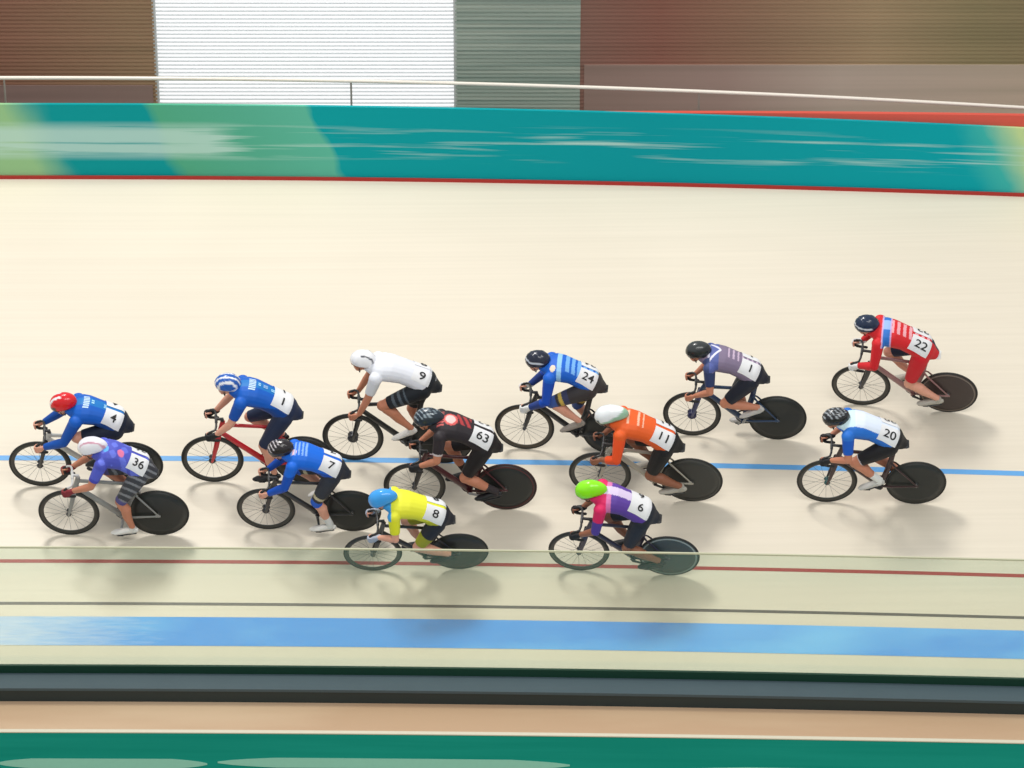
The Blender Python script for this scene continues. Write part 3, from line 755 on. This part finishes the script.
# ------------------------------------------------------------------ placing: where a hub seen at a pixel stands above the boards
def ray(px, py):
    rt = FW.cross(UPV)
    return (FW + rt * ((px - 512) / FPX) + UPV * ((384 - py) / FPX)).normalized()
def hub_at(px, py, lean, k=1.0):
    d = ray(px, py); h = k * WR * math.cos(lean) / math.cos(R(15))
    t = 40.0
    for _ in range(60):
        p = CAM + d * t
        yy = p.y
        for _ in range(12): yy = p.y - (0.85 + 0.07 * yy) * gx(p.x)
        f = p.z - zprof(yy) - h
        t += f * 0.9 / (-d.z + T15 * d.y)
    return CAM + d * t
def place(fp, rp, lean_deg):
    ln = R(lean_deg)
    a, b = hub_at(*fp, ln), hub_at(*rp, ln)
    K = max(.92, min(1.02, (a - b).length / .98)); a, b = hub_at(*fp, ln, K), hub_at(*rp, ln, K)
    c = (a + b) / 2; fwd = (a - b).normalized()
    n = Vector((0, -math.sin(R(15)), math.cos(R(15)))); n = (n - fwd * n.dot(fwd)).normalized()
    left = n.cross(fwd)
    up = (n * math.cos(ln) + left * math.sin(ln)).normalized(); left = up.cross(fwd)
    o = c - up * WR * K
    M = Matrix.Identity(4)
    for i, v in enumerate((fwd, left, up)):
        for k in range(3): M[k][i] = v[k] * K
    M.translation = o + n * .003
    return M

# ------------------------------------------------------------------ colours and patterns of each rider
WH = rgb(238, 238, 240); BK = rgb(26, 27, 30); NAVY = rgb(28, 38, 62)
def plain(c): return lambda *a: c
def helmet_plain(c, low=None, zc=.0): return lambda x, y, z: (low if (low and z < zc) else c)
def stripes(c1, c2, freq=26, ph=0): return lambda x, y, z: c1 if math.sin((abs(y)) * freq * 6.283 / 2 + ph + x * 6) > 0 else c2
SK_L = ('fair', rgb(222, 160, 134)); SK_M = ('tan', rgb(196, 128, 98)); SK_D = ('brown', rgb(146, 92, 66))
BLU = rgb(10, 92, 190)
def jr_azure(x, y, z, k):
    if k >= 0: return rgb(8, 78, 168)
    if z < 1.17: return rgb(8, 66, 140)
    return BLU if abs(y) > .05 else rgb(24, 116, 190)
def jr2(x, y, z, k):
    if k > .3: return rgb(66, 70, 176)
    if k >= 0: return rgb(82, 92, 196)
    v = math.sin(x * 31 + y * 23) * math.sin(x * 17 - y * 29)
    if (x + .02) ** 2 + (y - .07) ** 2 < .0017: return rgb(226, 120, 160)
    if (x - .17) ** 2 + (y - .05) ** 2 < .0016: return rgb(90, 170, 236)
    return rgb(98, 112, 214) if v > .2 else rgb(76, 84, 186)
def jr4(x, y, z, k):
    if .05 < x < .26 and k < 0 and (abs(math.sin(x * 70)) > .75) and abs(y) < .10: return rgb(130, 172, 240)
    if (x - .22) ** 2 + (y - .06) ** 2 < .0014: return rgb(238, 200, 216)
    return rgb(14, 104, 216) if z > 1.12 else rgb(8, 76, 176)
def jr5(x, y, z, k): return rgb(226, 228, 234) if k < 0 else (rgb(214, 216, 220))
def jr6(x, y, z, k):
    if k >= 0: return rgb(208, 196, 198) if k > .33 else rgb(46, 38, 42)
    if z > 1.2:
        if (x - .12) ** 2 + (y - .03) ** 2 < .0030: return rgb(238, 196, 190)
        if (x - .12) ** 2 + (y - .03) ** 2 < .0060: return rgb(214, 92, 88)
        if .19 < x < .27 and abs(y) < .11: return rgb(206, 96, 92) if math.sin(y * 200) > 0 else rgb(60, 42, 46)
        if -.1 < x < .05 and abs(y) < .07: return rgb(176, 62, 64) if math.sin(x * 90 + y * 40) > -.2 else rgb(70, 40, 46)
    return rgb(44, 38, 42)
def jr7(x, y, z, k):
    if k >= 0: return rgb(226, 226, 40)
    if x > .265: return rgb(60, 160, 226)
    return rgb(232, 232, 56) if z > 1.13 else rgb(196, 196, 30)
def jr8(x, y, z, k):
    if k >= 0: return rgb(16, 74, 180) if k < .62 else rgb(38, 62, 130)
    if .10 < x < .15: return rgb(146, 196, 236)
    if (x - .2) ** 2 + (y - .12) ** 2 < .0012: return rgb(232, 214, 190)
    if x < .05 and z > 1.14 and abs(math.sin(x * 45 + .4)) > .55 and abs(y) < .13: return rgb(120, 178, 236)
    return rgb(18, 96, 200)
def jr9(x, y, z, k):
    if k < 0 and abs(y) < .10 and (abs(x - .16) < .011 or abs(x - .05) < .010 or abs(x - .0) < .008): return rgb(246, 190, 160)
    return rgb(232, 96, 36) if k < 0 else rgb(236, 84, 34)
def jr10(x, y, z, k):
    if k >= 0: return rgb(218, 34, 96) if k < .25 else rgb(80, 60, 150)
    if abs(y) < .055 : return rgb(216, 200, 228) 
    if x > .17: return rgb(222, 36, 98)
    if x > .115: return rgb(218, 120, 176)
    return rgb(96, 64, 158)
def jr11(x, y, z, k):
    if k >= 0: return rgb(44, 58, 98)
    if .235 < x and abs(y) > .1: return rgb(60, 74, 120)
    if z > 1.22 and (abs(x - .12 - abs(y) * .9) < .016 or abs(x - .25) < .012): return rgb(226, 224, 238)
    if z > 1.2 and .14 < x < .24: return rgb(84, 96, 158)
    if x < .06 and abs(math.sin(x * 60)) > .85 and abs(y) < .08: return rgb(200, 178, 200)
    return rgb(128, 114, 138)
def jr12(x, y, z, k):
    if k >= 0: return rgb(206, 30, 38)
    if .12 < x < .19: return rgb(44, 112, 196) if abs(y) > .07 else rgb(150, 180, 232)
    if .19 <= x < .205 or .105 < x <= .12: return rgb(206, 170, 210)
    if x < .1 and z > 1.15 and abs(y) < .09 and abs(math.sin(x * 48)) > .7: return rgb(236, 170, 176)
    return rgb(214, 34, 40)
def jr13(x, y, z, k):
    if k >= 0: return rgb(20, 88, 190)
    if z > 1.235 - .1 * (x < 0) and abs(y) < .13:
        return rgb(206, 232, 238) if x > .16 else rgb(222, 232, 246)
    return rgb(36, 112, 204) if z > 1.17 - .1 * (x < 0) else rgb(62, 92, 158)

def hb(k, col, band, lo, hi): return band if lo < k < hi else col
RIDERS = [
 # 1
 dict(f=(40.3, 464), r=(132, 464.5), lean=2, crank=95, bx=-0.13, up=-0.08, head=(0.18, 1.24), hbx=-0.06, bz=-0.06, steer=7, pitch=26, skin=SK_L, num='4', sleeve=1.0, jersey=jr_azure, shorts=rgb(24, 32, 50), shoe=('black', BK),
      helmet=dict(fn=lambda x, y, z: rgb(44, 38, 38) if (x > .03 and z < .06 and abs(y) > .0) else (WH if (abs(abs(y) - .035) < .012 and x > -.06) else rgb(214, 22, 30)), tail=.02),
      frame=('pale grey', rgb(196, 196, 190)), fork=('black', (.02, .02, .02)), hub=.035,
      marks=[(.155, .23, -.08, .11, rgb(196, 222, 244), 7), (.09, .13, -.03, .04, rgb(160, 214, 244), 2), (-.06, -.03, -.02, .05, rgb(160, 214, 244), 3)],
      label='person in red helmet and long-sleeved azure jersey bent over drop bars, foremost at far left', blabel='bicycle with black fork and pale grey frame under the red-helmeted rider at far left'),
 # 2
 dict(f=(69, 512.6), r=(158.7, 513), lean=0, crank=-80, bx=-0.1, up=-0.04, head=(0.19, 1.31), hbx=-0.05, bz=0, steer=7, pitch=22, skin=SK_M, num='36', sleeve=.38, jersey=jr2, shorts=rgb(60, 62, 70), short_end=1.0,
      shorts_fn=lambda k, x, y, z: rgb(84, 78, 132) if k > .85 else (rgb(128, 130, 134) if (abs(math.sin(k * 14 + y * 30)) > .85) else rgb(58, 60, 66)),
      shoe=('white', rgb(225, 222, 215)), sock=None, glove=('dark red', rgb(130, 34, 44)),
      helmet=dict(fn=lambda x, y, z: rgb(206, 150, 168) if abs(y - .05) < .008 and x < .06 else rgb(236, 234, 238), tail=.05),
      frame=('silver and black', rgb(140, 140, 136)), bar=('silver', rgb(190, 190, 186)), crankc=('silver', rgb(150, 150, 150)),
      label='person in white helmet and purple-blue short-sleeved jersey riding nearest in front at far left', blabel='silver-framed bicycle with black disc wheel nearest the viewer at far left'),
 # 3
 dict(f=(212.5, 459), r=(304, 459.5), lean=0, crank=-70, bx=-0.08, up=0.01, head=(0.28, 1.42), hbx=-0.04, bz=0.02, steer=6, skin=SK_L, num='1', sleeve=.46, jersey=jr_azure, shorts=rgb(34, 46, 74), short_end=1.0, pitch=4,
      shoe=('black', BK), glove=('black', BK), bib=(-.255, -.06, .0, .20),
      helmet=dict(fn=lambda x, y, z: WH if (abs(abs(y) - .03) < .009 or abs(abs(y) - .078) < .009 or z < -.0) else rgb(28, 90, 176), vent=True, lens=('white', rgb(225, 230, 235)), visor=.014),
      frame=('red', rgb(200, 28, 40)), hub=.04, disc=('brown carbon', (.03, .028, .024)),
      marks=[(.155, .23, -.08, .11, rgb(196, 222, 244), 7), (.10, .13, -.03, .03, rgb(160, 214, 244), 2), (.02, .07, -.03, .03, rgb(150, 190, 236), 3), (-.06, -.02, -.01, .04, rgb(160, 214, 244), 2)],
      label='person in blue and white striped helmet and azure short-sleeved jersey on a red bicycle', blabel='bright red framed bicycle with black front rim'),
 # 4
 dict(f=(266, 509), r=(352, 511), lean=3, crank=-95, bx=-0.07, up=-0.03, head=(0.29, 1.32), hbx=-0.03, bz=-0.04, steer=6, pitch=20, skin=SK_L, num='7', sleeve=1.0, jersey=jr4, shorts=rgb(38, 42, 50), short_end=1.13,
      shorts_fn=lambda k, x, y, z: rgb(30, 92, 200) if k > .92 else (rgb(200, 186, 150) if .72 < k < .82 else rgb(44, 48, 58)),
      shoe=('white', rgb(225, 222, 215)), sock=('white', rgb(225, 225, 220)),
      helmet=dict(fn=lambda x, y, z: rgb(214, 206, 210) if (z > .07 and x > -.05 and math.sin(x * 150 + y * 60) > .7) else rgb(36, 30, 32), tail=.02, vent=True),
      frame=('matt black', (.022, .022, .024)), hub=.045,
      label='person in black helmet and royal blue long-sleeved jersey riding below the red bicycle', blabel='black bicycle with white-shoed rider, second from left in the nearer row'),
 # 5
 dict(f=(353, 437), r=(443, 440), lean=-1, crank=70, bx=-0.06, up=0.11, head=(0.36, 1.44), hbx=-0.05, bz=-0.01, steer=7, skin=SK_M, num='9', sleeve=.46, jersey=jr5, shorts=rgb(30, 34, 40), pitch=4, short_end=.9,
      shorts_fn=lambda k, x, y, z: rgb(82, 92, 100) if .35 < k < .75 and z > .0 and math.sin(k * 40) > .2 else rgb(26, 30, 36),
      shoe=('white', rgb(225, 222, 215)),
      helmet=dict(fn=lambda x, y, z: rgb(80, 80, 88) if (abs(abs(y) - .06) < .006 and x < 0) else rgb(238, 238, 240), vent=True, lens=('black', BK), visor=.012),
      frame=('black', (.02, .02, .02)), hub=.06, bib=(-.265, -.09, .03, .2),
      label='person in white helmet and plain white jersey riding with raised chest', blabel='black bicycle under the white-jerseyed rider, with large dark front hub'),
 # 6
 dict(f=(414.6, 486), r=(505.8, 487), lean=0, crank=190, bx=-0.03, up=-0.06, head=(0.35, 1.32), hbx=-0.04, bz=-0.04, steer=3, pitch=18, skin=SK_M, num='63', sleeve=.37, jersey=jr6, shorts=rgb(30, 26, 28),
      shoe=('black', BK), glove=('black', BK), sock=('dark', rgb(52, 44, 46)), sock_top=.3,
      helmet=dict(fn=lambda x, y, z: rgb(150, 164, 172) if (z > .07 and math.sin(x * 140 + y * 90) > .72) else rgb(34, 44, 54), tail=.05),  # pale crown marks are highlights painted into the helmet colour
      frame=('black and red', rgb(74, 26, 32)), fork=('black', (.02, .02, .02)), rtyre=('dark red', rgb(58, 30, 30)), ring=('dark red', rgb(84, 40, 40)), crankc=('silver', rgb(120, 116, 116)),
      label='person in black and red short-sleeved jersey with glossy dark helmet', blabel='dark bicycle with maroon frame and red-edged black disc wheel'),
 # 7
 dict(f=(373, 553), r=(459, 551.5), lean=9, crank=170, bx=-0.02, up=-0.03, head=(0.38, 1.34), hbx=-0.04, bz=0.04, steer=3, skin=SK_L, num='8', sleeve=.42, jersey=jr7, shorts=rgb(40, 44, 40), pitch=34,
      shorts_fn=lambda k, x, y, z: (rgb(158, 158, 34) if k > .45 else rgb(34, 36, 44)),
      shoe=('black', BK), glove=('pale grey', rgb(170, 176, 190)),
      helmet=dict(fn=lambda x, y, z: rgb(60, 158, 232) , tail=.06, lens=('blue', rgb(50, 130, 200)), visor=.03),
      frame=('black', (.02, .02, .02)), hub=.03,
      label='person in yellow jersey and sky blue helmet crouched low beside the glass', blabel='black bicycle under the yellow-jerseyed rider, wheels behind the glass'),
 # 8
 dict(f=(524.5, 427), r=(612, 432), lean=0, crank=60, bx=0, up=0.01, head=(0.35, 1.34), hbx=-0.04, bz=-0.03, steer=6, pitch=12, skin=SK_L, num='24', sleeve=1.0, jersey=jr8, shorts=rgb(50, 48, 50), short_end=1.05,
      shorts_fn=lambda k, x, y, z: rgb(62, 92, 160) if k > .84 else (rgb(206, 176, 80) if .66 < k < .76 else (rgb(58, 62, 92) if .5 < k < .66 else rgb(58, 54, 54))),
      shoe=('grey', rgb(150, 142, 132)), glove=('white', rgb(225, 225, 222)),
      helmet=dict(fn=lambda x, y, z: rgb(200, 206, 216) if abs(z - .055 - .25 * x) < .011 and x > -.09 else rgb(28, 34, 52), tail=.0, vent=True),
      frame=('black carbon', (.02, .02, .022)), hub=.022, rim=('grey brown', rgb(74, 66, 54)),
      label='person in blue striped jersey wearing race number 24, with white gloves', blabel='black bicycle ridden by number 24'),
 # 9
 dict(f=(600, 474), r=(691.5, 480), lean=4, crank=200, bx=0.03, up=-0.14, head=(0.42, 1.24), hbx=0, bz=-0.09, steer=0, skin=SK_D, num='11', sleeve=.97, jersey=jr9, shorts=rgb(28, 28, 30), pitch=30, elb=.8,
      shoe=('silver', rgb(176, 172, 160)),
      helmet=dict(fn=lambda x, y, z: rgb(50, 70, 66) if (x > .06 and z < .06) else (rgb(150, 190, 160) if z < .03 else rgb(234, 238, 238)), tail=.09, visor=.03),
      frame=('champagne', rgb(170, 164, 150)), hub=.025, ring=('grey', rgb(70, 70, 66)), disc=('charcoal', rgb(58, 58, 54)),
      label='person in orange long-sleeved jersey with white teardrop helmet', blabel='pale champagne bicycle under the orange-jerseyed rider'),
 # 10
 dict(f=(579, 551), r=(669, 556), lean=7, crank=190, bx=0.04, up=0, head=(0.4, 1.38), hbx=0, bz=0, steer=0, skin=SK_D, num='6', sleeve=.5, jersey=jr10, shorts=rgb(34, 38, 48), pitch=26, bib=(-.255, -.035, .0, .2),
      shoe=('black', BK), glove=('black', BK),
      helmet=dict(fn=lambda x, y, z: rgb(60, 66, 44) if (x > .05 and z < .035) else rgb(140, 236, 20), tail=.07, visor=.028),
      frame=('dark violet and black', rgb(40, 36, 60)), disc=('slate', rgb(64, 74, 76)), ring=('pale grey', rgb(150, 160, 158)),
      label='person in lime green helmet and magenta and purple jersey beside the glass', blabel='dark bicycle under the lime-helmeted rider, slate disc wheel behind the glass'),
 # 11
 dict(f=(692, 414), r=(777.5, 418), lean=0, crank=110, bx=0.06, up=-0.05, head=(0.46, 1.3), hbx=0, bz=-0.06, steer=2, pitch=14, skin=SK_M, num='1', sleeve=.46, jersey=jr11, shorts=rgb(30, 34, 46),
      shoe=('pale grey', rgb(190, 188, 182)),
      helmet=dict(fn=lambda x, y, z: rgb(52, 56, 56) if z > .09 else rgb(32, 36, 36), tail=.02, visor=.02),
      frame=('dark blue', rgb(30, 58, 92)), fork=('violet grey', rgb(60, 62, 100)), hub=.055, hubc=('dark blue', rgb(34, 36, 76)), bar=('black', (.02, .02, .02)), crankc=('silver', rgb(180, 180, 172)),
      label='person in grey-mauve jersey with navy sleeves and plain black helmet', blabel='blue-framed bicycle with solid black disc, just left of the red rider'),
 # 12
 dict(f=(861, 385.4), r=(948, 392.5), lean=7, crank=200, bx=0.07, up=-0.01, head=(0.48, 1.36), hbx=0.05, bz=0.02, steer=-2, pitch=16, skin=SK_L, num='22', sleeve=1.0, jersey=jr12, shorts=rgb(206, 28, 40), elb=.8, saddle=('white', rgb(225, 225, 220)),
      shoe=('silver', rgb(180, 172, 166)), glove=('white', rgb(235, 235, 232)),
      shorts_fn=lambda k, x, y, z: rgb(206, 28, 40) if y > 0 else rgb(34, 40, 66),
      helmet=dict(fn=lambda x, y, z: rgb(214, 220, 228) if abs(z - .05 - .3 * x) < .009 and x > -.1 else rgb(24, 40, 66), tail=.0, vent=True),
      frame=('dusty red', rgb(150, 110, 108)), fork=('black', (.02, .02, .02)), hub=.03, disc=('umber', rgb(66, 54, 50)), ring=('taupe', rgb(120, 108, 98)),
      label='person all in red kit with blue chest band and white gloves, highest on the banking', blabel='bicycle with white saddle highest on the banking under the red rider'),
 # 13
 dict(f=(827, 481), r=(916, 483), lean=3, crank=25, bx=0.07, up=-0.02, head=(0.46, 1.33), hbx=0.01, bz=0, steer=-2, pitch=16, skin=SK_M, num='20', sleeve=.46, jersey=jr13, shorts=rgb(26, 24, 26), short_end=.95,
      shorts_fn=lambda k, x, y, z: rgb(206, 200, 204) if .82 < k < .88 else rgb(26, 24, 26),
      shoe=('pale grey', rgb(190, 190, 186)), sock=('white', rgb(225, 228, 230)), glove=('black', BK),
      helmet=dict(fn=lambda x, y, z: rgb(170, 176, 180) if (z > .085 and math.sin(x * 120 + y * 90) > .65) else rgb(32, 34, 36), tail=.02, vent=True),
      frame=('black and maroon', rgb(52, 24, 28)), hub=.035, hubc=('teal', rgb(40, 84, 84)),
      label='person in white to blue jersey with number 20, furthest right on the blue line', blabel='dark maroon bicycle with black disc wheel furthest right on the blue line'),
]
for P in RIDERS:
    M = place(P['f'], P['r'], P['lean'])
    make_bicycle(M, P['blabel'], P)
    make_rider(M, P['label'], P)
